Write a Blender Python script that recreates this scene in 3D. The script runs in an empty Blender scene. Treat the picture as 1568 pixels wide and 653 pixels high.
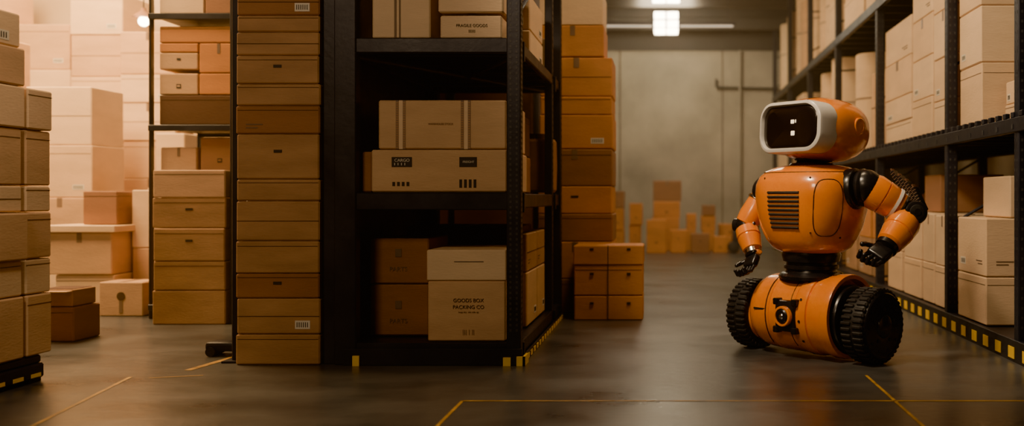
import bpy, bmesh, math, random
from mathutils import Vector, Matrix
random.seed(7)
scene = bpy.context.scene
col = scene.collection

# ------------------------------------------------------------------ materials
def new_mat(name):
    m = bpy.data.materials.new(name); m.use_nodes = True
    nt = m.node_tree; b = nt.nodes['Principled BSDF']
    return m, nt, b

def noise_mat(name, c1, c2, scale=3.0, rough=(0.6, 0.8), metallic=0.0, bump=0.1, stretch=(1, 1, 1),
              detail=6, coat=0.0, spec=0.5, bscale=None):
    m, nt, b = new_mat(name)
    tc = nt.nodes.new('ShaderNodeTexCoord'); mp = nt.nodes.new('ShaderNodeMapping')
    mp.inputs['Scale'].default_value = stretch
    nt.links.new(tc.outputs['Object'], mp.inputs['Vector'])
    n = nt.nodes.new('ShaderNodeTexNoise'); n.inputs['Scale'].default_value = scale
    n.inputs['Detail'].default_value = detail; n.inputs['Roughness'].default_value = 0.6
    nt.links.new(mp.outputs[0], n.inputs['Vector'])
    cr = nt.nodes.new('ShaderNodeValToRGB')
    cr.color_ramp.elements[0].position = 0.3; cr.color_ramp.elements[1].position = 0.7
    cr.color_ramp.elements[0].color = (*c1, 1); cr.color_ramp.elements[1].color = (*c2, 1)
    nt.links.new(n.outputs['Fac'], cr.inputs['Fac']); nt.links.new(cr.outputs[0], b.inputs['Base Color'])
    mr = nt.nodes.new('ShaderNodeMapRange')
    mr.inputs['To Min'].default_value = rough[0]; mr.inputs['To Max'].default_value = rough[1]
    mr.inputs['From Min'].default_value = 0.3; mr.inputs['From Max'].default_value = 0.7
    nt.links.new(n.outputs['Fac'], mr.inputs['Value']); nt.links.new(mr.outputs[0], b.inputs['Roughness'])
    b.inputs['Metallic'].default_value = metallic
    b.inputs['Coat Weight'].default_value = coat
    b.inputs['Coat Roughness'].default_value = 0.12
    b.inputs['Specular IOR Level'].default_value = spec
    if bump > 0:
        n2 = nt.nodes.new('ShaderNodeTexNoise'); n2.inputs['Scale'].default_value = bscale or scale * 6
        n2.inputs['Detail'].default_value = 4
        nt.links.new(mp.outputs[0], n2.inputs['Vector'])
        bp = nt.nodes.new('ShaderNodeBump'); bp.inputs['Strength'].default_value = bump
        bp.inputs['Distance'].default_value = 0.02
        nt.links.new(n2.outputs['Fac'], bp.inputs['Height']); nt.links.new(bp.outputs[0], b.inputs['Normal'])
    return m

def card(name, c, k=0.78):
    return noise_mat(name, tuple(x * k for x in c), c, scale=2.2, rough=(0.6, 0.8), bump=0.12,
                     stretch=(1.0, 1.0, 3.5), spec=0.25, bscale=30)

C_TAN = card('cardboard_tan', (0.50, 0.29, 0.155), .7)
C_LIGHT = card('cardboard_light', (0.70, 0.45, 0.26))
C_BROWN = card('cardboard_brown', (0.36, 0.18, 0.095))
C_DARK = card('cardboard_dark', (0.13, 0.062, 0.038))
C_ORANGE = card('cardboard_orange', (0.68, 0.29, 0.095))
C_PALE = card('cardboard_pale', (0.84, 0.61, 0.385), 0.85)
C_CREAM = card('cardboard_cream', (0.80, 0.56, 0.34), 0.85)
TAPE = noise_mat('packing_tape', (0.20, 0.13, 0.09), (0.26, 0.17, 0.11), 8, (0.35, 0.5), bump=0)
INK = noise_mat('ink', (0.02, 0.017, 0.015), (0.035, 0.03, 0.028), 10, (0.6, 0.7), bump=0)
INKSOFT = noise_mat('faded_ink', (0.16, 0.11, 0.07), (0.2, 0.13, 0.09), 10, (0.6, 0.7), bump=0)
CREASE = noise_mat('box_crease', (0.06, 0.035, 0.02), (0.09, 0.05, 0.03), 10, (0.8, 0.9), bump=0)
LABEL = noise_mat('paper_label', (0.72, 0.66, 0.55), (0.78, 0.72, 0.6), 10, (0.6, 0.7), bump=0)
STEEL = noise_mat('rack_steel_navy', (0.009, 0.012, 0.024), (0.018, 0.022, 0.040), 5, (0.35, 0.5), metallic=0.2, bump=0.05)
HOLE = noise_mat('rack_hole', (0.035, 0.038, 0.045), (0.05, 0.055, 0.065), 5, (0.5, 0.6), bump=0)
YELLOW = noise_mat('safety_yellow', (0.85, 0.52, 0.02), (0.95, 0.62, 0.04), 12, (0.45, 0.6), bump=0.05)
LINE = noise_mat('floor_line_paint', (0.28, 0.15, 0.03), (0.85, 0.47, 0.06), 9, (0.4, 0.6), bump=0.05)
BLACK = noise_mat('black_rubber', (0.010, 0.010, 0.012), (0.022, 0.022, 0.025), 20, (0.45, 0.65), bump=0.1)
BLACKGL = noise_mat('black_plastic', (0.010, 0.010, 0.013), (0.016, 0.016, 0.02), 10, (0.22, 0.34), bump=0)
ORANGE = noise_mat('orange_paint', (0.86, 0.225, 0.008), (0.96, 0.28, 0.012), 6, (0.2, 0.32), bump=0.02, coat=0.8)
SCREEN = noise_mat('visor_glass', (0.010, 0.006, 0.006), (0.014, 0.009, 0.009), 3, (0.12, 0.2), bump=0)
WHITE = noise_mat('white_shell', (0.72, 0.69, 0.64), (0.8, 0.77, 0.72), 8, (0.25, 0.35), bump=0, coat=0.3)
CHROME = noise_mat('chrome', (0.5, 0.47, 0.44), (0.6, 0.57, 0.53), 8, (0.15, 0.3), metallic=1.0, bump=0)
SEAM = noise_mat('panel_seam', (0.05, 0.015, 0.004), (0.08, 0.02, 0.005), 8, (0.5, 0.6), bump=0)

def emit(name, c, s):
    m, nt, b = new_mat(name)
    b.inputs['Base Color'].default_value = (*c, 1)
    b.inputs['Emission Color'].default_value = (*c, 1); b.inputs['Emission Strength'].default_value = s
    return m
EYE = emit('eye_glow', (1, 0.80, 0.55), 2)
LAMP = emit('lamp_glow', (1.0, 0.84, 0.58), 34)
TUBE = emit('tube_glow', (1.0, 0.88, 0.7), 1.0)
BULB = emit('bulb_glow', (1.0, 0.8, 0.5), 40)

FLOOR = noise_mat('polished_concrete', (0.036, 0.040, 0.046), (0.112, 0.112, 0.113), 1.1, (0.26, 0.38), bump=0.10,
                  detail=8, bscale=12, stretch=(1, 1.6, 1), spec=0.8)
WALLC = noise_mat('wall_concrete', (0.22, 0.20, 0.16), (0.46, 0.41, 0.33), 0.8, (0.7, 0.9), bump=0.25, detail=10)
WALLW = noise_mat('wall_plaster_warm', (0.55, 0.41, 0.26), (0.65, 0.50, 0.33), 0.8, (0.7, 0.9), bump=0.1)
DARKW = noise_mat('dark_cladding', (0.03, 0.028, 0.028), (0.05, 0.045, 0.042), 1.5, (0.6, 0.8), bump=0.1)

# ------------------------------------------------------------------ mesh builder
class B:
    def __init__(s, name):
        s.name = name; s.bm = bmesh.new(); s.mats = []
    def mi(s, m):
        if m not in s.mats: s.mats.append(m)
        return s.mats.index(m)
    def merge(s, t, mat, M=None, smooth=False):
        i = s.mi(mat)
        if M is not None: bmesh.ops.transform(t, matrix=M, verts=t.verts)
        for f in t.faces: f.material_index = i; f.smooth = smooth
        me = bpy.data.meshes.new('tmp'); t.to_mesh(me); t.free()
        s.bm.from_mesh(me); bpy.data.meshes.remove(me)
    def box(s, a, b, mat, bev=0.0, seg=1, M=None, smooth=False):
        t = bmesh.new(); bmesh.ops.create_cube(t, size=1)
        c = [(a[i] + b[i]) / 2 for i in range(3)]; d = [abs(b[i] - a[i]) for i in range(3)]
        for v in t.verts: v.co = Vector((c[0] + v.co.x * d[0], c[1] + v.co.y * d[1], c[2] + v.co.z * d[2]))
        if bev > 0: bmesh.ops.bevel(t, geom=list(t.edges), offset=min(bev, min(d) * 0.45), segments=seg, affect='EDGES', profile=0.5)
        s.merge(t, mat, M, smooth)
    def lathe(s, prof, p0, axis, mat, seg=40, M=None, smooth=True):
        ax = Vector(axis).normalized()
        up = Vector((0, 0, 1)) if abs(ax.z) < 0.9 else Vector((1, 0, 0))
        u = ax.cross(up).normalized(); w = ax.cross(u).normalized(); p0 = Vector(p0)
        t = bmesh.new(); rings = []
        for (h, r) in prof:
            rings.append([t.verts.new(p0 + ax * h + (u * math.cos(2 * math.pi * k / seg) + w * math.sin(2 * math.pi * k / seg)) * max(r, 1e-4)) for k in range(seg)])
        for i in range(len(rings) - 1):
            for k in range(seg):
                k2 = (k + 1) % seg
                t.faces.new((rings[i][k], rings[i][k2], rings[i + 1][k2], rings[i + 1][k]))
        t.faces.new(rings[0][::-1]); t.faces.new(rings[-1])
        bmesh.ops.recalc_face_normals(t, faces=t.faces)
        s.merge(t, mat, M, smooth)
    def cyl(s, p0, p1, r, mat, r1=None, seg=24, bev=0.0, M=None):
        p0 = Vector(p0); p1 = Vector(p1); L = (p1 - p0).length; r1 = r if r1 is None else r1
        if bev > 0:
            pr = [(0, r - bev), (bev * 0.3, r - bev * 0.3), (bev, r), (L - bev, r1), (L - bev * 0.3, r1 - bev * 0.3), (L, r1 - bev)]
        else: pr = [(0, r), (L, r1)]
        s.lathe(pr, p0, p1 - p0, mat, seg, M)
    def tube(s, pts, r, mat, seg=8):
        for a, b in zip(pts[:-1], pts[1:]): s.cyl(a, b, r, mat, seg=seg)
    def loft(s, secs, mat, seg=56, smooth=True):
        t = bmesh.new(); rings = []
        for sec in secs: rings.append([t.verts.new(spt(sec, 2 * math.pi * k / seg)) for k in range(seg)])
        for i in range(len(rings) - 1):
            for k in range(seg):
                k2 = (k + 1) % seg
                t.faces.new((rings[i][k], rings[i][k2], rings[i + 1][k2], rings[i + 1][k]))
        t.faces.new(rings[0][::-1]); t.faces.new(rings[-1])
        bmesh.ops.recalc_face_normals(t, faces=t.faces)
        s.merge(t, mat, None, smooth)
    def sph(s, c, r, mat, sc=(1, 1, 1), M=None):
        t = bmesh.new(); bmesh.ops.create_uvsphere(t, u_segments=32, v_segments=18, radius=r)
        for v in t.verts: v.co = Vector((v.co.x * sc[0] + c[0], v.co.y * sc[1] + c[1], v.co.z * sc[2] + c[2]))
        s.merge(t, mat, M, True)
    def rrect(s, w, h, r, d, mat, M, bev=0.01, hole=None, seg=10, bulge=0):
        W = w
        def outline(w, h, r):
            o = []
            for (cx, cz, a0) in ((w / 2 - r, h / 2 - r, 0), (-w / 2 + r, h / 2 - r, 90), (-w / 2 + r, -h / 2 + r, 180), (w / 2 - r, -h / 2 + r, 270)):
                for k in range(seg + 1):
                    a = math.radians(a0 + 90 * k / seg); o.append((cx + r * math.cos(a), cz + r * math.sin(a)))
            return o
        t = bmesh.new()
        rings = []
        def ring(w, h, r, y): rings.append([t.verts.new((x, y + bulge * (x / W * 2) ** 2, z)) for x, z in outline(w, h, r)])
        if hole:
            hw, hh, hr = hole
            ring(hw, hh, hr, 0); ring(w, h, r, 0); ring(w, h, r, -d + bev)
            ring(w - bev * .6, h - bev * .6, r - bev * .3, -d + bev * .3); ring(w - 2 * bev, h - 2 * bev, r - bev, -d)
            ring(hw + bev, hh + bev, hr + bev * .5, -d); ring(hw, hh, hr, -d + bev)
        else:
            ring(w, h, r, 0); ring(w, h, r, -d + bev); ring(w - bev * .6, h - bev * .6, r - bev * .3, -d + bev * .3)
            for q in (1, .8, .6, .4, .2, .05): ring((w - 2 * bev) * q, (h - 2 * bev) * q, max(r - bev, .001) * q, -d)
        n = len(rings[0]); R = rings + ([rings[0]] if hole else [])
        for i in range(len(R) - 1):
            for k in range(n):
                k2 = (k + 1) % n; t.faces.new((R[i][k], R[i][k2], R[i + 1][k2], R[i + 1][k]))
        if not hole: t.faces.new(rings[0]); t.faces.new(rings[-1][::-1])
        bmesh.ops.recalc_face_normals(t, faces=t.faces)
        s.merge(t, mat, M, True)
    def text(s, st, size, M, mat):
        cu = bpy.data.curves.new('t', 'FONT'); cu.body = st; cu.size = size; cu.align_x = 'CENTER'; cu.extrude = 0.0006
        ob = bpy.data.objects.new('t', cu); col.objects.link(ob)
        me = bpy.data.meshes.new_from_object(ob.evaluated_get(bpy.context.evaluated_depsgraph_get()))
        t = bmesh.new(); t.from_mesh(me); bpy.data.objects.remove(ob); bpy.data.meshes.remove(me)
        s.merge(t, mat, M)
    def obj(s, parent=None, smooth_angle=35):
        me = bpy.data.meshes.new(s.name); s.bm.to_mesh(me); s.bm.free()
        for m in s.mats: me.materials.append(m)
        me.set_sharp_from_angle(angle=math.radians(smooth_angle))
        o = bpy.data.objects.new(s.name, me); col.objects.link(o)
        if parent: o.parent = parent
        return o

def spt(sec, a):
    z, cx, cy, rx, ry, n = sec
    c, s_ = math.cos(a), math.sin(a)
    return Vector((cx + rx * math.copysign(abs(c) ** (2 / n), c), cy + ry * math.copysign(abs(s_) ** (2 / n), s_), z))

def faceM(face, x, y, z):
    """matrix placing a text (XY plane) on a vertical face."""
    if face == 'F': return Matrix.Translation((x, y, z)) @ Matrix.Rotation(math.pi / 2, 4, 'X')
    if face == 'R': return Matrix.Translation((x, y, z)) @ Matrix.Rotation(math.pi / 2, 4, 'Z') @ Matrix.Rotation(math.pi / 2, 4, 'X')
    return Matrix.Translation((x, y, z)) @ Matrix.Rotation(-math.pi / 2, 4, 'Z') @ Matrix.Rotation(math.pi / 2, 4, 'X')

def decal(b, face, ext, u0, u1, z0, z1, mat, t=0.002):
    """thin patch on face; u in 0..1 along the face, z absolute"""
    x0, x1, y0, y1 = ext
    if face == 'F': b.box((x0 + u0 * (x1 - x0), y0 - t, z0), (x0 + u1 * (x1 - x0), y0 + 0.001, z1), mat)
    elif face == 'R': b.box((x1 - 0.001, y0 + u0 * (y1 - y0), z0), (x1 + t, y0 + u1 * (y1 - y0), z1), mat)
    else: b.box((x0 - t, y0 + u0 * (y1 - y0), z0), (x0 + 0.001, y0 + u1 * (y1 - y0), z1), mat)

def carton(b, x0, x1, y0, y1, z0, z1, mat, faces='F', style='', lidmat=None):
    h = z1 - z0; g = 0.0015
    b.box((x0, y0, z0 + g), (x1, y1, z1 - g), mat, 0.008)
    e = (x0, x1, y0, y1)
    cx = (x0 + x1) / 2
    b.box((cx - .025, y0 + .01, z1 - g - .001), (cx + .025, y1 - .01, z1 - g + .001), TAPE)
    for f in faces:
        if 't' in style: decal(b, f, e, .46, .54, z1 - min(.09, h * .35), z1 - .004, TAPE)
        if 'c' in style: decal(b, f, e, .01, .99, z0 + h * .5 - .002, z0 + h * .5 + .002, CREASE)
        if 's' in style: decal(b, f, e, .02, .98, z1 - h * .16 - .0015, z1 - h * .16 + .0015, CREASE)
        if 'h' in style:
            zc = z0 + h * .62
            decal(b, f, e, .45, .55, zc - .009, zc + .009, INK, .0025)
        if 'k' in style:
            decal(b, f, e, .44, .56, z0 + h * .3, z0 + h * .3 + .035, INK)
            decal(b, f, e, .46, .54, z0 + h * .3 + .012, z0 + h * .3 + .026, mat, .003)
        if 'b' in style:
            decal(b, f, e, .70, .88, z0 + h * .15, z0 + h * .15 + .05, LABEL)
            for k in range(6): decal(b, f, e, .72 + k * .025, .73 + k * .025, z0 + h * .15 + .01, z0 + h * .15 + .04, INK, .003)
        if 'm' in style:
            for k in range(2): decal(b, f, e, .12, .26 + .06 * k, z0 + h * .2 + k * .02, z0 + h * .2 + k * .02 + .008, INKSOFT)

STY = ['s', 'st', 'h', 's', 't', 'cm', 's', 'm', 't', 'b', 'sb', '']
def stack(name, x0, x1, y0, y1, zs, mats, faces='F', jit=0.012, styles=None, obj=True):
    b = B(name)
    for i in range(len(zs) - 1):
        j = [random.uniform(0, jit) for _ in range(4)]
        st = (styles[i % len(styles)] if styles else random.choice(STY))
        carton(b, x0 + j[0], x1 - j[1], y0 + j[2], y1 - j[3], zs[i], zs[i + 1], mats[i % len(mats)], faces, st)
    return b.obj() if obj else b

def single(name, *a, **k):
    b = B(name); carton(b, *a, **k); return b.obj()

# ------------------------------------------------------------------ room
def room(name, a, c, mat):
    b = B(name); b.box(a, c, mat); return b.obj()
room('floor', (-10, -3, -0.2), (4.2, 20.2, 0), FLOOR)
room('ceiling', (-10, -3, 5.2), (4.2, 20.2, 5.4), DARKW)
room('wall_right', (4.0, -3, 0), (4.2, 20, 5.2), WALLC)
room('wall_left', (-10.2, -3, 0), (-10, 20, 5.2), WALLW)
room('wall_front', (-10, -3.2, 0), (4.2, -3, 5.2), DARKW)
b = B('wall_back')
b.box((-10, 20, 0), (4.2, 20.2, 4.0), WALLC)
b.box((-10, 19.98, 4.0), (4.2, 20.2, 5.2), DARKW)
b.box((-0.95, 19.985, 0), (-0.93, 20.0, 4.0), CREASE)
b.box((1.14, 19.985, 0), (1.155, 20.0, 4.0), CREASE)
b.obj()
room('wall_partition', (-10, 11.6, 0), (-3.2, 11.75, 5.2), WALLW)
b = B('wall_pipe')
b.tube([(1.02, 19.93, 3.25), (2.3, 19.93, 3.22)], 0.022, DARKW)
b.tube([(1.02, 19.93, 3.25), (1.02, 19.93, 3.42)], 0.022, DARKW)
b.tube([(1.5, 19.92, 0.0), (1.5, 19.92, 4.0)], 0.025, WALLC)
b.obj()
for i, (yy, zz) in enumerate([(7, 4.75), (10, 4.75), (13, 4.75), (16.2, 4.7), (18.2, 4.55), (19.4, 4.35)]):
    b = B('ceiling_beam'); z = zz
    b.box((-3.1 if yy<11.5 else -9.9, yy - .08, z - .02), (3.95, yy + .08, z + .0), DARKW)
    b.box((-3.1 if yy<11.5 else -9.9, yy - .015, z - .0), (3.95, yy + .015, z + .22), DARKW)
    b.box((-3.1 if yy<11.5 else -9.9, yy - .08, z + .22), (3.95, yy + .08, 5.19), DARKW)
    b.obj()
def ceiling_lamp(y, z):
    b = B('ceiling_lamp')
    for sx in (-1, 1):
        for sy in (-1, 1):
            b.box((.01 if sx > 0 else -.21, y + (.02 if sy > 0 else -.2), z), (.21 if sx > 0 else -.01, y + (.2 if sy > 0 else -.02), z + .05), LAMP, .01)
            cz = z + (.06 if sy > 0 else .21)
            b.box((.015 if sx > 0 else -.21, y - .215, cz), (.21 if sx > 0 else -.015, y - .2, cz + .125), LAMP, .005)
    b.box((-.24, y - .2, z + .05), (.24, y + .22, z + .36), STEEL, .01)
    b.box((-1.1, y + .0, z + .11), (1.2, y + .06, z + .14), TUBE, .008)
    b.box((-1.15, y - .02, z + .14), (1.25, y + .08, z + .2), STEEL, .008)
    for x in (-1, 1.1): b.cyl((x, y + .03, z + .2), (x, y + .03, 5.19), .008, STEEL, seg=8)
    b.obj()
ceiling_lamp(17.5, 3.95); ceiling_lamp(15.0, 4.02); ceiling_lamp(10.5, 4.0)

# floor markings
b = B('floor_marking_lines')
def fline(p, q, w=0.016):
    p = Vector((*p, 0)); q = Vector((*q, 0)); d = (q - p).normalized(); n = Vector((-d.y, d.x, 0)) * w / 2
    t = bmesh.new(); vs = [t.verts.new(v + Vector((0, 0, .0015))) for v in (p - n, q - n, q + n, p + n)]; t.faces.new(vs)
    bmesh.ops.recalc_face_normals(t, faces=t.faces); b.merge(t, LINE)
fline((-1.0, 4.81), (2.6, 4.81)); fline((-1.0, 4.81), (-1.0, 2.5)); fline((1.123, 5.5), (1.123, 2.5))
fline((-2.70, 3.9), (-2.98, 5.45), .022); fline((-2.765, 5.66), (-2.70, 6.2), .045); fline((-2.86, 5.42), (-2.6, 5.5), .012)
b.obj()

# ------------------------------------------------------------------ centre rack
def post(b, x0, x1, y0, y1, z1, holes='F', hs=.05, z0=0):
    b.box((x0, y0, z0), (x1, y1, z1), STEEL, .006)
    z = z0 + .2
    while holes and z < z1 - .05:
        for f in holes:
            for u in (.28, .72):
                decal(b, f, (x0, x1, y0, y1), u - .07, u + .07, z, z + min(.018, hs * .45), HOLE, .0015)
        z += hs
b = B('pallet_rack')
XL, XR, YF, YB = -1.98, -0.867, 5.84, 8.15
post(b, XR - .085, XR, YF, YF + .09, 3.4, 'FR', .032)
post(b, XL, XL + .13, YF, YF + .09, 3.4, '')
post(b, XR - .085, XR, YB - .09, YB, 3.4, 'R')
post(b, XR - .07, XR - .01, 7.55, 7.62, 3.4, 'R')
post(b, XL, XL + .1, YB - .09, YB, 3.4, 'F')
b.box((XL - .075, YF + .03, .0), (XL, YB, 3.4), STEEL, .005)      # dark side sheet
for (z0, z1) in ((0.03, 0.13), (0.926, 1.03), (1.867, 1.957), (2.85, 2.95)):
    for y in (YF + .012, YB - .07):
        b.box((XL + .1, y, z0), (XR - .06, y + .05, z1), STEEL, .006)
    for x in (XL + .02, XR - .05):
        b.box((x, YF + .05, z0 + .01), (x + .04, YB - .05, z1 - .005), STEEL, .006)
    for k in range(5):
        y = YF + .35 + k * .42
        b.box((XL + .05, y, z0 + .03), (XR - .04, y + .05, z1 - .03), STEEL, .004)
    b.box((XL + .04, YF + .06, z1 - .022), (XR - .03, YB - .06, z1 - .006), STEEL)
b.cyl((XL + .1, YF + .1, 1.855), (XR - .06, YB - .2, 1.855), .014, HOLE, seg=8)
b.cyl((XR - .06, YF + .1, 1.855), (XL + .1, YB - .2, 1.855), .014, HOLE, seg=8)
b.box((XL + .05, YF - .02, 0.0), (XR + .01, YF + .0, .10), STEEL, .004)
b.box((XR - .0, YF, 0.0), (XR + .012, YB, .05), STEEL, .003)
for k in range(16):
    y = YF + .05 + k * .14
    b.box((XR + .012, y, .004), (XR + .016, y + .09, .035), YELLOW)
for z in (1.0, 1.92, .09):
    for y in (YF + .11, 7.64, YB - .15): b.box((XR - .008, y, z - .09), (XR + .006, y + .04, z + .03), STEEL, .003)
b.box((XR - .1, YF - .035, 0), (XR - .055, YF - .02, .05), YELLOW)
b.box((XR - .02, YF - .035, 0), (XR + .03, YF - .02, .055), YELLOW)
b.box((XR + .016, YF - .035, 0), (XR + .03, YF + .12, .055), YELLOW)
b.box((XL + .12, YF - .035, 0), (XL + .16, YF - .02, .06), YELLOW)
b.cyl((XR - .04, YF + .1, 2.1), (XR - .04, 7.5, 2.8), .014, STEEL, seg=8)
b.obj()

y0 = 5.90
b = B('cardboard_box')
carton(b, -1.775, -.96, y0, 6.75, 1.032, 1.29, C_LIGHT)
e = (-1.775, -.96, y0, 6.75)
decal(b, 'F', e, .15, .30, 1.185, 1.245, INK); decal(b, 'F', e, .65, .78, 1.185, 1.245, INK)
for k in range(4): decal(b, 'F', e, .17 + k * .025, .175 + k * .025, 1.195, 1.21, LABEL, .003)
b.text('CARGO', .026, faceM('F', -1.59, y0 - .003, 1.217), LABEL)
b.text('FREIGHT', .018, faceM('F', -1.19, y0 - .003, 1.21), LABEL)
for k in range(4): decal(b, 'F', e, .155 + k * .035, .175 + k * .035, 1.07, 1.095, INK)
for k in range(4): decal(b, 'F', e, .65 + k * .035, .67 + k * .035, 1.06, 1.11, INK)
b.obj()
b = B('cardboard_box')
carton(b, -1.735, -.965, y0 + .01, 6.7, 1.292, 1.59, C_LIGHT)
e = (-1.735, -.965, y0 + .01, 6.7)
for u in (.135, .19, .645, .70):
    decal(b, 'F', e, u, u + .022, 1.293, 1.588, TAPE)
    for k in range(20): decal(b, 'F', e, u + .003, u + .019, 1.30 + k * .0142, 1.307 + k * .0142, C_TAN, .003)
for u in (.16, .67): decal(b, 'F', e, u + .0, u + .03, 1.293, 1.588, C_PALE, .0015)
b.text('WAREHOUSE STOCK', .016, faceM('F', -1.36, y0 + .007, 1.44), INKSOFT)
b.obj()
stack('cardboard_box_stack', -1.76, -1.03, 6.85, 7.45, [1.032, 1.3, 1.6], [C_BROWN, C_DARK], 'FR')
single('cardboard_box', -1.85, -1.785, 5.95, 6.6, 1.032, 1.28, C_BROWN, faces='F')
b = B('storage_drum')
b.lathe([(0, .0), (0, .15), (.02, .165), (.2, .17), (.4, .165), (.42, .15), (.42, 0)], (-1.035, 7.12+.65, 1.04), (0, 0, 1), C_BROWN)
b.cyl((-1.035, 7.77, 1.46), (-1.035, 7.77, 1.5), .13, C_DARK)
b.obj()
b = B('cardboard_box')
carton(b, -1.435, -.967, y0, 6.5, .132, .50, C_LIGHT)
b.box((-1.44, y0 - .006, .50), (-.962, 6.5, .685), C_PALE, .006)
e = (-1.435, -.967, y0, 6.5)
decal(b, 'F', e, .34, .72, .612, .616, INK, .008)
b.text('GOODS BOX', .031, faceM('F', -1.19, y0 - .003, .37), INK)
b.text('PACKING CO', .031, faceM('F', -1.19, y0 - .003, .33), INK)
b.text('keep dry  this side up', .014, faceM('F', -1.19, y0 - .003, .305), INKSOFT)
b.text('||| | ||', .035, faceM('F', -1.19, y0 - .003, .18), INKSOFT)
b.obj()
b = B('cardboard_box_stack')
for i, (z0, z1) in enumerate(((.132, .455), (.458, .745))):
    carton(b, -1.86, -1.49, 6.15, 6.7, z0, z1, C_BROWN)
    b.text('PARTS', .04, faceM('F', -1.68, 6.147, z0 + .08), INKSOFT)
    b.box((-1.70, 6.146, z0 + .17), (-1.66, 6.151, z0 + .22), INKSOFT)
b.obj()
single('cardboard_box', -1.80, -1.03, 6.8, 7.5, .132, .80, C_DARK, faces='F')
b = B('cardboard_box_stack')
for (ya, yb) in ((6.55, 7.05), (7.07, 7.5), (7.65, 8.02)):
    carton(b, -1.02, -.93, ya, yb, .132, .50, C_LIGHT, faces='R', style='b')
    carton(b, -1.02, -.93, ya, yb, .502, .76, C_TAN, faces='R', style='cm')
b.obj()
b = B('cardboard_box'); carton(b, -1.77, -1.42, y0, 6.6, 1.96, 2.32, C_PALE, 'F')
e = (-1.77, -1.42, y0, 6.6)
decal(b, 'F', e, .38, .42, 1.965, 2.3, INKSOFT); decal(b, 'F', e, .46, .49, 1.965, 2.3, INKSOFT); b.obj()
b = B('cardboard_box_stack')
carton(b, -1.36, -.99, y0, 6.6, 1.96, 2.10, C_PALE, 'F'); carton(b, -1.37, -.98, y0 - .01, 6.6, 2.115, 2.35, C_PALE, 'F', 's')
b.text('FRAGILE GOODS', .025, faceM('F', -1.17, y0 - .003, 2.03), INK)
b.text('||||||||', .02, faceM('F', -1.17, y0 - .003, 2.0), INK); b.obj()
stack('cardboard_box_stack', -1.3, -.93, 6.7, 7.4, [1.96, 2.15, 2.4], [C_PALE, C_CREAM], 'FR')
stack('cardboard_box_stack', -1.3, -.93, 7.66, 8.0, [1.96, 2.25], [C_PALE], 'FR')

# flat-box stack left of the rack
zs = [0, .183, .398, .546, .741, .98, 1.11, 1.38, 1.55, 1.68, 1.85, 1.99, 2.09, 2.25, 2.4]
stack('cardboard_box_stack', -2.57, -2.063, 5.84, 6.6, zs, [C_TAN, C_TAN, C_BROWN, C_TAN, C_TAN], 'F', .010,
      ['s', 'cb', 'sh', 's', 'c', 's', 'h', 'sm', 's', 'sh', 'c'])
b = B('rack_upright'); post(b, -2.64, -2.585, 5.95, 6.02, 3.4, ''); post(b, -2.64, -2.585, 6.9, 6.97, 3.4, '')
for k in range(5): b.cyl((-2.61, 5.98, .3 + k * .6), (-2.61, 6.93, .3 + (k + 1) * .6 - .1), .012, STEEL, seg=8)
b.box((-2.68, 5.9, 0), (-2.585, 7.02, .012), STEEL); b.obj()
b = B('pallet_truck_foot')
b.box((-2.9, 6.15, .03), (-2.69, 6.3, .09), STEEL, .02, 2); b.cyl((-2.86, 6.14, .03), (-2.86, 6.3, .03), .03, BLACK); b.obj()

# ------------------------------------------------------------------ behind rack stacks
stack('cardboard_box_stack', -1.12, -.46, 8.45, 9.1, [0, .3, .62, .86, 1.1, 1.42], [C_BROWN, C_ORANGE], 'F', .012, ['s', 't', 's', 'h', 'st'])
stack('cardboard_box_stack', -1.1, -.46, 8.5, 9.1, [1.425, 1.72, 1.88, 2.22], [C_ORANGE, C_ORANGE], 'F', .02, ['b', 's', 'ct'])
stack('cardboard_box_stack', -1.1, -.53, 8.5, 9.05, [2.225, 2.5, 2.8], [C_ORANGE, C_PALE], 'F', .02, ['t', 's'])
for i, x in enumerate((-1.85, -2.6, -3.35)):
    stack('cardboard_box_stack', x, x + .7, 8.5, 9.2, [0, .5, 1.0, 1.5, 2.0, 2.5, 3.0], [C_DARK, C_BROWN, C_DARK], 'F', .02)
b = B('cardboard_box')
carton(b, -.75, -.19, 7.98, 8.4, 0, .20, C_ORANGE, 'F'); carton(b, -.75, -.19, 7.98, 8.4, .202, .45, C_ORANGE, 'F', 's')
b.box((-.755, 7.972, .452), (-.185, 8.4, .61), C_ORANGE, .008)
for x in (-.62, -.32):
    for z in (.13, .37, .57): b.box((x, 7.968, z), (x + .03, 7.98, z + .018), INK)
b.box((-.476, 7.969, .0), (-.47, 7.975, .61), CREASE)
b.obj()

# ------------------------------------------------------------------ left side
stack('cardboard_box_stack', -4.04, -3.46, 7.69, 8.0, [0, .27, .50, .76, 1.0, 1.22], [C_TAN, C_TAN, C_TAN, C_TAN, C_LIGHT], 'F', .012, ['', 's', 'sh', 'sh', 's'])
b = B('pallet_rack')
XA, XB, YA, YC = -4.26, -3.47, 8.06, 8.95
for x in (XA, XB - .06):
    for y in (YA, YC - .06): post(b, x, x + (.02 if x == XA else .06), y, y + .06, 3.4, '')
for z in (.12, 1.60, 2.52):
    b.box((XA, YA - .01, z - .05), (XB, YA + .03, z), STEEL, .004); b.box((XA, YC - .04, z - .05), (XB, YC, z), STEEL, .004)
    b.box((XA + .01, YA, z - .02), (XB - .01, YC, z), STEEL)
b.obj()
b = B('rack_upright'); post(b, -3.44, -3.37, 7.72, 7.8, 3.4, ''); b.box((-3.36, 7.74, 0), (-3.34, 8.4, 3.4), STEEL)
b.obj()
yb = 8.10
b = B('cardboard_box_stack')
X0, X1, XM = -4.19, -3.54, -3.87
carton(b, X0, X1, yb, 8.8, 1.602, 1.85, C_DARK, 'F', 's')
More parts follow.
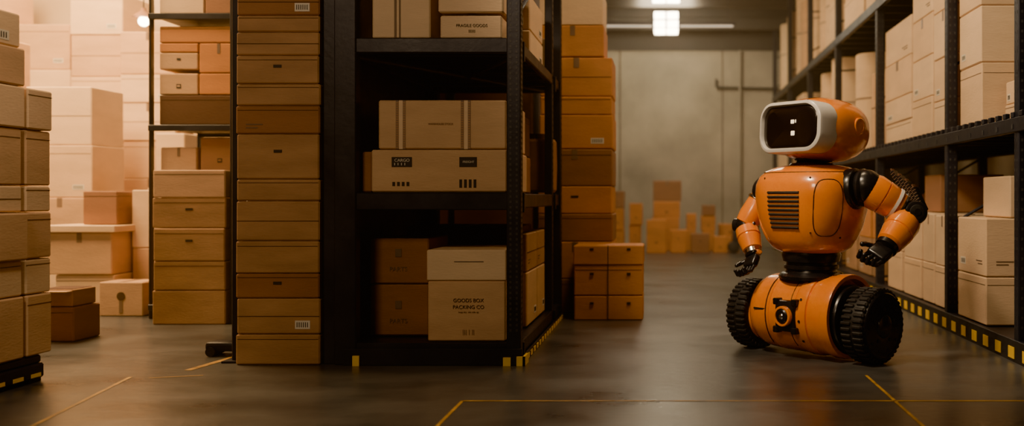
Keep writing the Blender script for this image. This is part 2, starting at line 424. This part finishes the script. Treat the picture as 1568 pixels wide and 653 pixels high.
for (xa, xb, za, zb, m, st) in ((X0, XM, 1.852, 2.03, C_LIGHT, 'k'), (XM + .01, X1, 1.852, 2.03, C_ORANGE, ''), (X0, XM, 2.06, 2.2, C_LIGHT, 'h'),
    (XM + .01, X1, 2.032, 2.28, C_ORANGE, 't'), (X0, XM, 2.202, 2.28, C_ORANGE, ''), (X0, X1, 2.282, 2.42, C_ORANGE, 's'),
    (X0, XM + .05, 2.522, 2.8, C_PALE, 's'), (XM + .06, X1, 2.522, 2.8, C_BROWN, 't')):
    carton(b, xa, xb, yb, 8.8, za, zb, m, 'F', st)
b.obj()
b = B('cardboard_box_stack')
for (xa, xb, za, zb, m, st) in ((X0, XM, .122, .7, C_BROWN, ''), (XM + .01, X1, .122, .7, C_BROWN, ''), (X0, XM, .702, 1.2, C_BROWN, ''), (XM + .01, X1, .702, 1.2, C_BROWN, ''),
    (X0, XM - .02, 1.202, 1.42, C_LIGHT, 't'), (XM + .01, X1, 1.202, 1.5, C_BROWN, 'k')):
    carton(b, xa, xb, yb + .02, 8.8, za, zb, m, 'F', st)
b.obj()

# bright loading area boxes
def bx(*a, **k): return single('cardboard_box', *a, **k)
bx(-4.40, -4.10, 6.78, 7.1, 0, .24, C_BROWN, faces='F', style='s')
b = B('open_cardboard_box')
b.box((-4.38, 6.8, .242), (-4.12, 7.08, .36), C_TAN, .006)
b.box((-4.38, 6.72, .345), (-4.12, 6.80, .352), C_LIGHT); b.box((-4.44, 6.8, .345), (-4.38, 7.08, .352), C_LIGHT)
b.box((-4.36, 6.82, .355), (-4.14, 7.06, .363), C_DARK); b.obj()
b = B('cardboard_box'); carton(b, -4.77, -4.4, 8.24, 8.55, 0, .29, C_LIGHT, 'F'); b.cyl((-4.585, 8.236, .17), (-4.585, 8.25, .17), .035, CREASE); 
b.box((-4.6, 8.237, .03), (-4.57, 8.25, .14), TAPE); b.obj()
bx(-5.3, -4.79, 8.5, 9.0, 0, .33, C_PALE, faces='F', style='s')
b = B('cardboard_box'); carton(b, -5.36, -4.80, 8.48, 9.0, .332, .70, C_LIGHT, 'F', 't'); b.box((-5.41, 8.44, .70), (-4.75, 9.02, .76), C_PALE, .006); b.obj()
bx(-5.12, -4.82, 8.6, 8.95, .762, 1.06, C_BROWN, faces='FR', style='s')
stack('cardboard_box_stack', -4.78, -4.35, 8.75, 9.2, [0, .55, 1.07], [C_LIGHT, C_PALE], 'F')
bx(-4.9, -4.62, 9.4, 9.8, 1.1, 1.62, C_PALE, faces='F')
bx(-4.95, -4.45, 9.35, 9.85, 0, 1.098, C_PALE, faces='F')
stack('cardboard_box_stack', -6.1, -5.45, 9.3, 9.9, [0, .62, 1.0, 1.5, 2.06], [C_PALE, C_LIGHT, C_CREAM, C_PALE], 'F', .03, ['s', 't', 'sb', 'c'])
stack('cardboard_box_stack', -6.8, -6.2, 8.9, 9.6, [0, .7, 1.3, 2.0, 2.5], [C_LIGHT, C_CREAM, C_PALE], 'F', .03)
stack('cardboard_box_stack', -7.9, -7.2, 10.6, 11.2, [0, .8, 1.5, 2.3, 2.9, 3.4], [C_LIGHT, C_PALE], 'F', .03, ['sb', 'ct'])
stack('cardboard_box_stack', -7.15, -6.5, 10.7, 11.2, [0, .8, 1.5, 2.0, 2.4, 2.9], [C_PALE, C_LIGHT, C_CREAM], 'F', .03, ['sb', 'cm'])
stack('cardboard_box_stack', -6.4, -5.8, 10.5, 11.2, [0, .8, 1.4, 2.0, 2.3, 2.75, 3.2], [C_CREAM, C_LIGHT, C_PALE], 'F', .03, ['c', 'sb'])
stack('cardboard_box_stack', -5.75, -5.15, 10.3, 10.9, [0, .7, 1.2, 1.6, 2.0, 2.3, 2.75], [C_PALE, C_LIGHT, C_CREAM, C_PALE], 'F', .03, ['sb', 'ct'])
stack('cardboard_box_stack', -5.1, -4.5, 10.5, 11.1, [0, .7, 1.5, 1.8, 2.1], [C_PALE, C_LIGHT], 'F', .03, ['sb', 'c'])
stack('cardboard_box_stack', -9.0, -8.1, 9.6, 10.6, [0, .8, 1.5, 2.3, 2.9], [C_CREAM, C_PALE], 'F', .03, ['s', 't'])
b = B('pendant_lamp'); b.sph((-5.12, 9.6, 2.73), .05, BULB)
b.lathe([(0, .10), (.03, .07), (.06, .03), (.09, .02)], (-5.12, 9.6, 2.77), (0, 0, 1), C_BROWN)
b.cyl((-5.12, 9.6, 2.86), (-5.12, 9.6, 5.19), .006, STEEL, seg=8); b.obj()

# left foreground pallet stack
b = B('loaded_pallet')
b.box((-4.5, 3.6, 0.02), (-3.40, 5.36, .10), STEEL, .01)
b.box((-4.48, 3.62, .10), (-3.41, 5.35, .145), BLACK, .01)
for k in range(12): b.box((-3.402, 3.65 + k * .145, .03), (-3.397, 3.73 + k * .145, .05), YELLOW)
for y in (3.6, 4.45, 5.26): b.box((-4.5, y, 0), (-3.42, y + .1, .02), BLACK)
random.seed(3)
z = .147
for i, h in enumerate([.33, .19, .25, .14, .3, .22, .2, .18]):
    o = random.uniform(0, .02)
    carton(b, -4.45, -3.40 + (.02 if i == 2 else -o), 3.66, 4.4, z, z + h, [C_PALE, C_LIGHT][i % 2], 'R', STY[i])
    carton(b, -4.45, -3.40 + (.02 if i == 2 else -o), 4.42, 5.20 - o, z, z + h, [C_LIGHT, C_PALE][i % 2], 'R', STY[i + 2])
    if z + h < 1.72: carton(b, -4.0, -3.40 - o, 5.22, 5.43, z, z + h, [C_LIGHT, C_PALE][i % 2], 'R', 's')
    z += h + .002
b.obj()

# ------------------------------------------------------------------ right rack
RX = 2.13; RB = 3.25
b = B('pallet_rack')
posts = [4.45, 5.92, 7.42, 9.9, 12.3, 14.7, 17.1, 19.5]
for i, y in enumerate(posts):
    post(b, RX, RX + .08, y, y + .08, 4.6, 'FL' if y < 10 else 'L', .06 if y < 10 else .12)
    post(b, RB - .08, RB, y, y + .08, 4.6, 'F', .3)
    for k in range(7): b.cyl((RX + .05, y + .04, .2 + k * .6), (RB - .05, y + .04, .2 + (k + 1) * .6 if k % 2 else .25 + k * .6), .012, STEEL, seg=6)
for (z0, z1) in ((.02, .13), (1.40, 1.49), (2.90, 3.0)):
    for x in (RX - .012, RB - .06):
        b.box((x, 4.4, z0), (x + .045, 19.6, z1), STEEL, .005)
    b.box((RX + .02, 4.42, z1 - .02), (RB - .02, 19.58, z1 - .004), STEEL)
    for k in range(38): b.box((RX, 4.5 + k * .4, z0 + .01), (RB - .03, 4.54 + k * .4, z1 - .021), STEEL)
for k in range(55):  # shelf clips
    y = 5.0 + k * .14
    b.box((RX - .012, y, 1.49), (RX + .02, y + .05, 1.525), STEEL, .004)
    if k % 2: b.box((RX - .016, y, 1.42), (RX - .011, y + .02, 1.45), HOLE)
for k in range(62): b.box((RX - .022, 4.5 + k * .24, .02), (RX - .012, 4.5 + k * .24 + .1, .09), YELLOW)
b.box((RX - .018, 4.4, 0), (RX - .012, 19.6, .13), BLACK)
b.obj()
b = B('cardboard_box_stack')
carton(b, 2.16, 2.75, 6.62, 7.25, .132, .46, C_CREAM, 'FL', 's'); carton(b, 2.16, 2.75, 6.62, 7.25, .462, .86, C_CREAM, 'FL', 'bm'); 
carton(b, 2.33, 2.75, 6.64, 7.2, .862, 1.15, C_PALE, 'FL', '')
b.obj()
rs = [(7.54, 7.92, .86), (7.96, 8.3, .87), (8.36, 8.95, .87), (9.05, 9.6, .95)]
for (ya, yb_, top) in rs:
    stack('cardboard_box_stack', 2.17, 2.8, ya, yb_, [.132, .132 + (top - .132) * .45, top], [C_CREAM, C_PALE], 'FL', .01, ['s', 't'])
for k in range(11):
    ya = 10.05 + k * .8 + (0.25 if k > 2 else 0) 
    stack('cardboard_box_stack', 2.25, 3.0, ya, ya + .68, [.132, .55, .95 + .1 * (k % 3)], [C_TAN, C_ORANGE, C_BROWN], 'FL', .02)
bx(2.35, 2.9, 8.4, 8.9, .872, 1.2, C_BROWN, faces='FL')
bx(2.25, 2.9, 5.0, 5.6, .132, .7, C_CREAM, faces='FL', style='s')
def mid(ya, yb_, zs, mats=(C_CREAM, C_PALE), x=2.2, w=.8, st=('s', 'b', 't', 'm')):
    stack('cardboard_box_stack', x, x + w, ya, yb_, zs, list(mats), 'FL', .012, list(st))
mid(6.85, 7.36, [1.492, 1.95, 2.35, 2.8])
mid(6.5, 6.8, [1.492, 1.64, 1.80], x=2.35, w=.5)
mid(6.05, 6.45, [1.492, 1.7], x=2.45, w=.5)
mid(7.52, 8.08, [1.492, 1.78, 2.12, 2.5, 2.86], mats=(C_PALE, C_CREAM))
mid(8.12, 8.78, [1.492, 1.85, 2.2, 2.55, 2.88])
mid(8.82, 9.85, [1.492, 1.72, 1.95, 2.3, 2.66], mats=(C_PALE, C_PALE, C_CREAM))
def roll(x, y, r, z, h, m):
    b = B('packaging_roll')
    b.lathe([(0, .01), (0, r - .01), (.01, r), (h - .01, r), (h, r - .01), (h, r * .3), (h - .06, r * .28), (h - .06, .01)], (x, y, z), (0, 0, 1), m, 40)
    b.lathe([(h * .55, r + .001), (h * .551, r + .003), (h * .565, r + .003), (h * .566, r + .001)], (x, y, z), (0, 0, 1), TAPE, 40)
    b.obj()
roll(2.47, 10.6, .24, 1.492, .85, C_LIGHT); roll(2.52, 11.6, .27, 1.492, 1.2, C_PALE)
roll(2.53, 13.1, .31, 1.492, 1.36, C_PALE); roll(2.55, 14.2, .3, 1.492, 1.3, C_CREAM)
mid(14.95, 15.6, [1.492, 2.0, 2.6]); mid(15.8, 16.6, [1.492, 2.1, 2.7]); mid(17.4, 18.4, [1.492, 2.0, 2.5]); mid(18.5, 19.3, [1.492, 2.2, 2.8])
def top(ya, yb_, zs, mats=(C_PALE, C_CREAM)): stack('cardboard_box_stack', 2.2, 3.0, ya, yb_, zs, list(mats), 'FL', .012, ['s', 't', ''])
top(6.2, 7.2, [3.002, 3.5, 4.0]); top(7.6, 8.6, [3.002, 3.6, 4.1]); top(8.8, 9.7, [3.002, 3.5, 4.2]); top(10.1, 10.8, [3.002, 3.5, 4.1]); top(10.9, 12.1, [3.002, 3.4, 3.9, 4.3])
top(12.5, 13.2, [3.002, 3.6, 4.4]); roll(2.5, 13.6, .28, 3.002, 1.15, C_PALE); roll(2.5, 14.25, .26, 3.002, .95, C_CREAM); roll(2.5, 15.2, .3, 3.002, 1.35, C_PALE); roll(2.5, 16.0, .3, 3.002, 1.2, C_LIGHT)
roll(2.5, 16.7, .28, 3.002, 1.4, C_PALE); top(17.3, 17.9, [3.002, 3.6, 4.3]); roll(2.5, 18.3, .28, 3.002, 1.2, C_PALE); roll(2.5, 19.0, .28, 3.002, 1.35, C_CREAM)

# ------------------------------------------------------------------ far boxes
for (xa, xb, y, zs) in ((-1.0, -.72, 17.6, [0, .42, .8, 1.12]), (-.68, -.4, 17.8, [0, .5, .9]), (-.3, .3, 18.3, [0, .62, .93, 1.32]),
    (.33, .62, 18.4, [0, .4, .7]), (.65, .95, 18.3, [0, .38, .66, .86]), (1.0, 1.45, 18.6, [0, .25, .5])):
    stack('cardboard_box_stack', xa, xb, y, y + .5, zs, [C_ORANGE, C_ORANGE, C_BROWN], 'F', .06, ['h', 'k', 't'])
bx(-.35, .0, 17.5, 17.85, 0, .6, C_ORANGE, faces='F', style='k'); bx(.45, .78, 17.6, 17.9, 0, .35, C_BROWN, faces='F', style='h')
bx(.08, .36, 17.6, 17.9, 0, .42, C_ORANGE, faces='F', style='h')
bx(.85, 1.1, 17.7, 17.95, 0, .3, C_ORANGE, faces='F', style='k')
b = B('hand_truck')
b.box((1.2, 17.6, .12), (1.5, 17.9, .45), STEEL, .02, 2); b.cyl((1.22, 17.58, .1), (1.22, 17.92, .1), .1, BLACK, bev=.01); b.cyl((1.48, 17.58, .1), (1.48, 17.92, .1), .1, BLACK, bev=.01)
b.tube([(1.45, 17.8, .4), (1.5, 17.85, .9)], .02, STEEL); b.obj()

# ------------------------------------------------------------------ robot
R = bpy.data.objects.new('humanoid_robot', None); col.objects.link(R)
R.location = (.925, 6.24, 0); R.rotation_euler = (0, 0, math.radians(-46)); R.scale = (1.02, 1.02, 1.02)
b = B('base_barrel'); zc = .262
b.lathe([(0, .10), (0, .17), (.01, .195), (.04, .22), (.09, .234), (.2, .242), (.205, .237), (.211, .237), (.216, .243),
         (.40, .245), (.404, .238), (.408, .250), (.425, .253), (.475, .253), (.49, .250), (.494, .240), (.50, .245), (.58, .247), (.585, .254), (.64, .256), (.655, .252), (.655, .228), (.60, .22), (.60, .1)],
        (-.35, 0, zc), (1, 0, 0), ORANGE, 72)
for k in range(12):
    a = 2 * math.pi * k / 12 + .1
    b.cyl((.10, math.cos(a) * .25, zc + math.sin(a) * .25), (.10, math.cos(a) * .256, zc + math.sin(a) * .256), .009, BLACK, seg=10)
b.box((-.27, -.238, zc + .02), (-.17, -.228, zc + .032), BLACK)
for (xa, xb) in ((-.17, -.165), (.02, .025)):
    pts = [(xa, -math.cos(t) * .245, zc + math.sin(t) * .245) for t in [(-50 + 10 * k) * math.pi / 180 for k in range(13)]]
    b.tube(pts, .003, SEAM, 6)
b.obj(R)
b = B('axle'); b.cyl((-.42, 0, .222), (.42, 0, .222), .09, BLACK, bev=.01); b.cyl((.26, 0, .25), (.33, 0, .25), .205, BLACKGL, bev=.02, seg=48)
b.cyl((-.38, 0, .24), (-.33, 0, .24), .16, BLACKGL, bev=.02, seg=48); b.obj(R)
b = B('sensor_camera')
b.box((-.075, -.268, zc - .095), (.075, -.18, zc + .095), BLACKGL, .015, 2)
for (sx, sz) in ((-1, -1), (1, -1), (-1, 1), (1, 1)): b.box((sx * .07 - .02, -.272, zc + sz * .085 - .02), (sx * .07 + .02, -.2, zc + sz * .085 + .02), BLACKGL, .006)
b.lathe([(0, .062), (.03, .062), (.035, .058), (.035, .048), (.015, .044), (.015, .001)], (0, -.26, zc), (0, -1, 0), ORANGE, 36)
b.lathe([(0, .046), (.02, .046), (.028, .036), (.03, .001)], (0, -.270, zc), (0, -1, 0), BLACKGL, 36)
b.lathe([(0, .018), (.006, .012), (.008, .001)], (0, -.298, zc), (0, -1, 0), CHROME, 20)
b.obj(R)
def wheel(name, xc, sgn):
    b = B(name); r = .225; w = .075
    b.lathe([(-w, .13), (-w, .195), (-w + .008, .208), (-w + .02, .214), (w - .02, .214), (w - .008, .208), (w, .195), (w, .13)], (xc, 0, r), (1, 0, 0), BLACK, 72)
    n = 38
    for k in range(n):
        a = 2 * math.pi * k / n
        for side in (-1, 1):
            M = Matrix.Translation((xc, 0, r)) @ Matrix.Rotation(a + (side * .5) * math.pi / n, 4, 'X')
            b.box((side * .006, -.010, .205), (side * .070, .010, .2245), BLACK, .005, 1, M)
            b.box((side * .062, -.010, .195), (side * .077, .010, .218), BLACK, .004, 1, M)
    f = xc + sgn * w
    b.lathe([(-.03, .18), (.0, .200), (.010, .199), (.016, .192), (.016, .180), (.010, .175), (.012, .07), (.02, .066), (.024, .058), (.024, .001)], (f - sgn * .003, 0, r), (sgn, 0, 0), BLACKGL, 72)
    for k in range(10):
        a = 2 * math.pi * k / 10
        b.cyl((f + sgn * .003, math.cos(a) * .15, r + math.sin(a) * .15), (f + sgn * .014, math.cos(a) * .15, r + math.sin(a) * .15), .007, BLACK, seg=10)
    for k in range(5):
        a = 2 * math.pi * k / 5 + .3
        b.cyl((f + sgn * .003, math.cos(a) * .1, r + math.sin(a) * .1), (f + sgn * .014, math.cos(a) * .1, r + math.sin(a) * .1), .011, BLACK, seg=12)
    b.lathe([(-.02, .001), (-.02, .165), (-.0, .165), (0, .001)], (xc - sgn * w * .95, 0, r), (sgn, 0, 0), ORANGE if sgn < 0 else BLACKGL, 48)
    b.obj(R)
wheel('wheel_left', .45, 1); wheel('wheel_right', -.45, -1)
b = B('waist')
b.lathe([(0, .1), (.0, .2), (.02, .205), (.04, .185), (.045, .16), (.06, .155), (.065, .17), (.085, .17), (.09, .155), (.105, .155), (.11, .175), (.15, .185), (.19, .17), (.21, .1)], (0, 0, .475), (0, 0, 1), BLACKGL, 48)
b.obj(R)
secs = [(.635, 0, 0, .15, .14, 2.2), (.645, 0, 0, .20, .18, 2.3), (.67, 0, 0, .24, .215, 2.4), (.72, 0, 0, .275, .245, 2.5), (.80, 0, 0, .308, .27, 2.6), (.90, 0, 0, .333, .285, 2.7), (1.0, 0, 0, .342, .29, 2.7),
        (1.06, 0, 0, .338, .285, 2.7), (1.11, 0, 0, .32, .268, 2.6), (1.145, 0, 0, .285, .235, 2.5), (1.168, 0, 0, .24, .195, 2.3), (1.18, 0, 0, .18, .15, 2.2), (1.184, 0, 0, .1, .09, 2)]
def tsec(z):
    for s0, s1 in zip(secs[:-1], secs[1:]):
        if s0[0] <= z <= s1[0]:
            t = (z - s0[0]) / (s1[0] - s0[0]); return tuple(a + (c - a) * t for a, c in zip(s0, s1))
    return secs[-1]
def tp(deg, z, off=0.0):  # 0deg = front (-y), positive to +x
    s = tsec(z); s = (s[0], s[1], s[2], s[3] + off, s[4] + off, s[5]); return spt(s, math.radians(deg - 90))
b = B('torso'); b.loft(secs, ORANGE, 72)
def seam(pts, r=.0035): b.tube([tp(a, z) for a, z in pts], r, SEAM, 6)
loop = []
for k in range(33):
    a = 2 * math.pi * k / 32
    loop.append((52 + 20 * math.copysign(abs(math.cos(a)) ** .6, math.cos(a)), .92 + .17 * math.copysign(abs(math.sin(a)) ** .6, math.sin(a))))
seam(loop)
seam([(a, 1.135) for a in range(-90, 100, 8)])
for (a, z) in ((30, .77), (76, .74), (-24, 1.1), (28, 1.1)):
    p = tp(a, z, -.002); q = tp(a, z, .004); b.cyl(p, q, .006, SEAM, seg=10)
b.obj(R)
b = B('chest_vent')
for k in range(9):
    z = .80 + k * .0265
    for i in range(6):
        a0 = -13 + i * 4.6; p = tp(a0, z, .002); q = tp(a0 + 4.7, z, .002)
        b.cyl(p, q, .0075, INK, seg=8)
b.obj(R)
b = B('neck')
b.lathe([(0, .13), (.01, .14), (.02, .13), (.022, .1), (.035, .09), (.04, .105), (.055, .105), (.06, .09), (.09, .1)], (0, 0, 1.175), (0, 0, 1), BLACKGL, 40)
b.obj(R)
H = bpy.data.objects.new('head', None); col.objects.link(H); H.parent = R
H.location = (.025, .055, 1.40); H.rotation_euler = (math.radians(-3), 0, math.radians(-4))
def superell(b, r, e1, e2, mat, c=(0, 0, 0), nu=64, nv=40, ymin=-9):
    t = bmesh.new(); sp = lambda v, e: math.copysign(abs(v) ** e, v)
    rings = []
    for j in range(1, nv):
        ph = -math.pi / 2 + math.pi * j / nv
        rings.append([t.verts.new((c[0] + r[0] * sp(math.cos(ph), e1) * sp(math.cos(2 * math.pi * k / nu), e2), max(ymin, c[1] + r[1] * sp(math.cos(ph), e1) * sp(math.sin(2 * math.pi * k / nu), e2)), c[2] + r[2] * sp(math.sin(ph), e1))) for k in range(nu)])
    for i in range(len(rings) - 1):
        for k in range(nu): t.faces.new((rings[i][k], rings[i][(k + 1) % nu], rings[i + 1][(k + 1) % nu], rings[i + 1][k]))
    t.faces.new(rings[0][::-1]); t.faces.new(rings[-1])
    bmesh.ops.recalc_face_normals(t, faces=t.faces); b.merge(t, mat, None, True)
b = B('helmet')
superell(b, (.275, .30, .2), .82, .8, ORANGE, ymin=-.225)
sp = lambda v, e: math.copysign(abs(v) ** e, v)
pts = []
for k in range(12):
    ph = math.radians(52 + k * 9.5); pts.append((.05, -.30 * sp(math.cos(ph), .82) * .985, .199 * sp(math.sin(ph), .82)))
b.tube(pts, .003, SEAM, 6)
b.lathe([(0, .05), (.014, .05), (.018, .045), (.018, .035), (.013, .033), (.013, .001)], (.262, .05, .02), (1, 0, 0), ORANGE, 32)
b.lathe([(0, .05), (.014, .05), (.018, .045), (.018, .001)], (-.262, .05, .02), (-1, 0, 0), ORANGE, 32)
b.obj(H)
b = B('visor_rim')
b.rrect(.51, .315, .115, .15, WHITE, Matrix.Translation((0, -.165, -.005)), bev=.018, hole=(.445, .255, .09), bulge=.03)
b.obj(H)
b = B('visor_screen')
b.rrect(.455, .265, .095, .138, SCREEN, Matrix.Translation((0, -.165, -.005)), bev=.018, bulge=.03)
b.obj(H)
b = B('eyes')
b.box((.03, -.3055, .012), (.058, -.298, .036), EYE, .004); b.box((.034, -.3055, -.06), (.064, -.298, -.032), EYE, .004)
b.box((.066, -.3045, .016), (.072, -.298, .036), EYE, .002)
b.obj(H)
def limb(b, p0, p1, prof, mat):
    p0 = Vector(p0); p1 = Vector(p1); L = (p1 - p0).length
    b.lathe([(t * L, r) for t, r in prof], p0, p1 - p0, mat, 36)
def hand(b, w, d, side, sc=1.0):
    """gripper hand at wrist w pointing along d"""
    d = Vector(d).normalized(); w = Vector(w); s = Vector(side).normalized(); s = (s - d * s.dot(d)).normalized(); n = d.cross(s)
    rot = Matrix((s, n, d)).transposed().to_4x4(); M = Matrix.Translation(w) @ rot
    b.box((-.05 * sc, -.024 * sc, 0), (.05 * sc, .024 * sc, .085 * sc), BLACKGL, .018, 3, M, True)
    for i in range(4):
        x = (-.039 + .026 * i) * sc; L = (.045, .052, .05, .04)[i] * sc
        pts = [Vector((x, 0, .08 * sc)), Vector((x, .006 * sc, .08 * sc + L)), Vector((x, .035 * sc, .08 * sc + L + .03 * sc)), Vector((x, .06 * sc, .08 * sc + L + .018 * sc))]
        for p, q in zip(pts[:-1], pts[1:]):
            b.cyl(M @ p, M @ q, .0115 * sc, BLACKGL, .010 * sc, seg=12); b.sph(M @ q, .0112 * sc, BLACKGL)
    pts = [Vector((-.048 * sc, .0, .03 * sc)), Vector((-.075 * sc, .02 * sc, .06 * sc)), Vector((-.07 * sc, .045 * sc, .09 * sc))]
    for p, q in zip(pts[:-1], pts[1:]):
        b.cyl(M @ p, M @ q, .013 * sc, BLACKGL, .011 * sc, seg=12); b.sph(M @ q, .012 * sc, BLACKGL)
S = Vector((.385, .03, 1.045)); E = Vector((.58, .215, .885)); W = Vector((.555, -.0, .70))
b = B('shoulder_left')
b.cyl((.27, .0, 1.03), (.35, .01, 1.035), .125, BLACKGL, bev=.02, seg=40)
b.sph(S, .105, BLACKGL)
b.lathe([(0, .09), (.015, .112), (.03, .115), (.045, .105), (.05, .08)], (.345, .02, 1.04), (1, .2, 0), BLACKGL, 40)
b.obj(R)
b = B('upper_arm_left')
limb(b, S, E, [(.0, .06), (.02, .095), (.18, .108), (.35, .105), (.355, .098), (.38, .098), (.385, .105), (.58, .098), (.62, .09), (.75, .082), (.8, .05)], ORANGE)
limb(b, S, E, [(.60, .06), (.602, .1), (.66, .1), (.665, .06)], WHITE)
limb(b, S, E, [(.74, .06), (.742, .092), (.78, .09), (.785, .05)], CHROME)
b.obj(R)
b = B('elbow_left')
b.sph(E, .082, BLACKGL)
ax = Vector((.75, -.6, .1)).normalized()
b.cyl(E - ax * .10, E + ax * .10, .068, BLACKGL, bev=.012, seg=36); b.cyl(E + ax * .095, E + ax * .108, .045, BLACK, bev=.004); b.cyl(E + ax * .1, E + ax * .112, .02, BLACKGL)
b.obj(R)
# comb-like cooling blade rising behind the elbow, leaning back towards the shoulder
b = B('elbow_fins')
for k in range(4):
    M = Matrix.Translation(E + Vector((.04 - .020 * k, .08, .02))) @ Matrix.Rotation(math.radians(-30 - 2 * k), 4, 'Y') @ Matrix.Rotation(math.radians(-4), 4, 'X')
    L = .16 + .045 * k
    b.box((-.0125, -.02, 0), (.0125, .03, L), BLACKGL, .003, 1, M)
    b.box((-.006, -.012, L), (.006, .02, L + .02), C_DARK, .003, 1, M)
    for j in range(int(L / .02)): b.box((-.0135, -.022, .015 + j * .02), (.0135, -.014, .018 + j * .02), TAPE, 0, 1, M)
b.obj(R)
b = B('forearm_left')
limb(b, E, W, [(.12, .05), (.15, .085), (.3, .098), (.55, .095), (.56, .089), (.6, .089), (.61, .095), (.92, .078), (1.0, .05)], ORANGE)
limb(b, E, W, [(.97, .04), (.98, .07), (1.08, .068), (1.1, .04)], BLACKGL)
b.obj(R)
b = B('hand_left'); d = (W - E).normalized()
hand(b, W + d * .02, Vector((-.15, -.75, -.45)), (0.8, 0, -.5), 1.25)
b.obj(R)
S2 = Vector((-.385, .0, 1.02)); E2 = Vector((-.465, -.09, .80)); W2 = Vector((-.345, -.15, .62))
b = B('shoulder_right')
b.cyl((-.25, .0, 1.02), (-.33, .0, 1.02), .105, ORANGE, bev=.02, seg=40)
b.lathe([(0, .09), (.015, .105), (.06, .105), (.09, .085), (.1, .001)], (-.325, 0, 1.02), (-1, 0, 0), BLACKGL, 40)
b.obj(R)
b = B('upper_arm_right')
limb(b, S2, E2, [(.0, .04), (.05, .06), (.3, .072), (.7, .08), (.95, .075), (1.0, .05)], ORANGE)
limb(b, S2, E2, [(.2, .05), (.21, .077), (.28, .08), (.29, .05)], CHROME)
b.obj(R)
b = B('elbow_right'); b.sph(E2, .068, BLACKGL); b.cyl(E2 + Vector((-.08, -.02, 0)), E2 + Vector((.08, .02, 0)), .045, BLACKGL, bev=.008); b.obj(R)
b = B('forearm_right')
limb(b, E2, W2, [(.12, .05), (.15, .075), (.4, .078), (.42, .072), (.46, .072), (.48, .077), (.85, .062), (.9, .045)], ORANGE)
limb(b, E2, W2, [(.86, .04), (.88, .056), (1.0, .056), (1.03, .04)], CHROME)
b.obj(R)
b = B('hand_right'); hand(b, W2 + (W2 - E2).normalized() * .01, (.05, -.35, -.5), (1, -.2, .1), 1.05); b.obj(R)

# ------------------------------------------------------------------ lights
def area(name, loc, target, size, power, c, sy=None):
    L = bpy.data.lights.new(name, 'AREA'); L.energy = power; L.color = c; L.size = size
    o = bpy.data.objects.new(name, L); col.objects.link(o); o.location = loc
    o.rotation_euler = (Vector(target) - Vector(loc)).to_track_quat('-Z', 'Y').to_euler()
    return o
def spot(name, loc, target, ang, power, c, r=.25, blend=.8):
    L = bpy.data.lights.new(name, 'SPOT'); L.energy = power; L.color = c; L.spot_size = math.radians(ang); L.spot_blend = blend; L.shadow_soft_size = r
    o = bpy.data.objects.new(name, L); col.objects.link(o); o.location = loc
    o.rotation_euler = (Vector(target) - Vector(loc)).to_track_quat('-Z', 'Y').to_euler()
    return o
area('light_loading_bay', (-5.9, 7.4, 4.6), (-5.9, 9.8, 1.0), 2.0, 850, (1, .62, .28))
area('light_loading_back', (-6.0, 10.0, 4.7), (-5.6, 10.2, 0), 2.0, 420, (1, .64, .30))
area('light_aisle_far', (0.0, 18.0, 4.6), (0.0, 20, 2.9), 1.0, 230, (1, .80, .50))
area('light_fill_far_boxes', (0.1, 14.6, 4.6), (0.2, 18, .4), 1.0, 110, (1, .66, .34))  # added light without a fixture, brightens the boxes at the aisle's end
area('light_aisle_mid', (0.1, 12.0, 4.9), (0.4, 12.0, 0), 1.4, 190, (1, .70, .40))
area('light_fill_aisle_near', (0.5, 6.8, 4.9), (-.3, 8.6, .9), 1.0, 160, (1, .70, .40))  # extra light put in overhead to brighten the stack behind the rack
spot('light_key', (-1.4, 4.2, 4.6), (1.7, 7.0, 1.3), 62, 1500, (1, .75, .48), .35)
area('light_front', (-2.6, 0.8, 4.0), (-1.6, 6.0, 1.2), .9, 135, (1, .72, .46))
spot('light_fill_pallet', (-1.6, 4.2, 4.6), (-3.9, 5.0, .9), 42, 360, (1, .70, .42), .3)  # added spot on the pallet stack, standing in for the loading bay's glow
w = bpy.data.worlds.new('world'); scene.world = w; w.use_nodes = True
wn = w.node_tree
wn.nodes['Background'].inputs[0].default_value = (.9, .8, .7, 1); wn.nodes['Background'].inputs[1].default_value = .05
vs_ = wn.nodes.new('ShaderNodeVolumeScatter'); vs_.inputs['Density'].default_value = .008
vs_.inputs['Color'].default_value = (1, .84, .62, 1); vs_.inputs['Anisotropy'].default_value = .3
wn.links.new(vs_.outputs[0], wn.nodes['World Output'].inputs['Volume'])

# ------------------------------------------------------------------ camera
cd = bpy.data.cameras.new('camera'); cam = bpy.data.objects.new('camera', cd); col.objects.link(cam)
cam.location = (0, 0, 1.0); cam.rotation_euler = (math.pi / 2, 0, 0)
cd.sensor_width = 36; cd.lens = 36 * 1500 / 1568; cd.shift_x = -.1505; cd.shift_y = -.015
cd.clip_start = .05; scene.camera = cam
cd.dof.use_dof = True; cd.dof.focus_distance = 5.95; cd.dof.aperture_fstop = 1.0
scene.view_settings.view_transform = 'AgX'
try: scene.view_settings.look = 'AgX - Punchy'
except Exception as ex: print(ex)
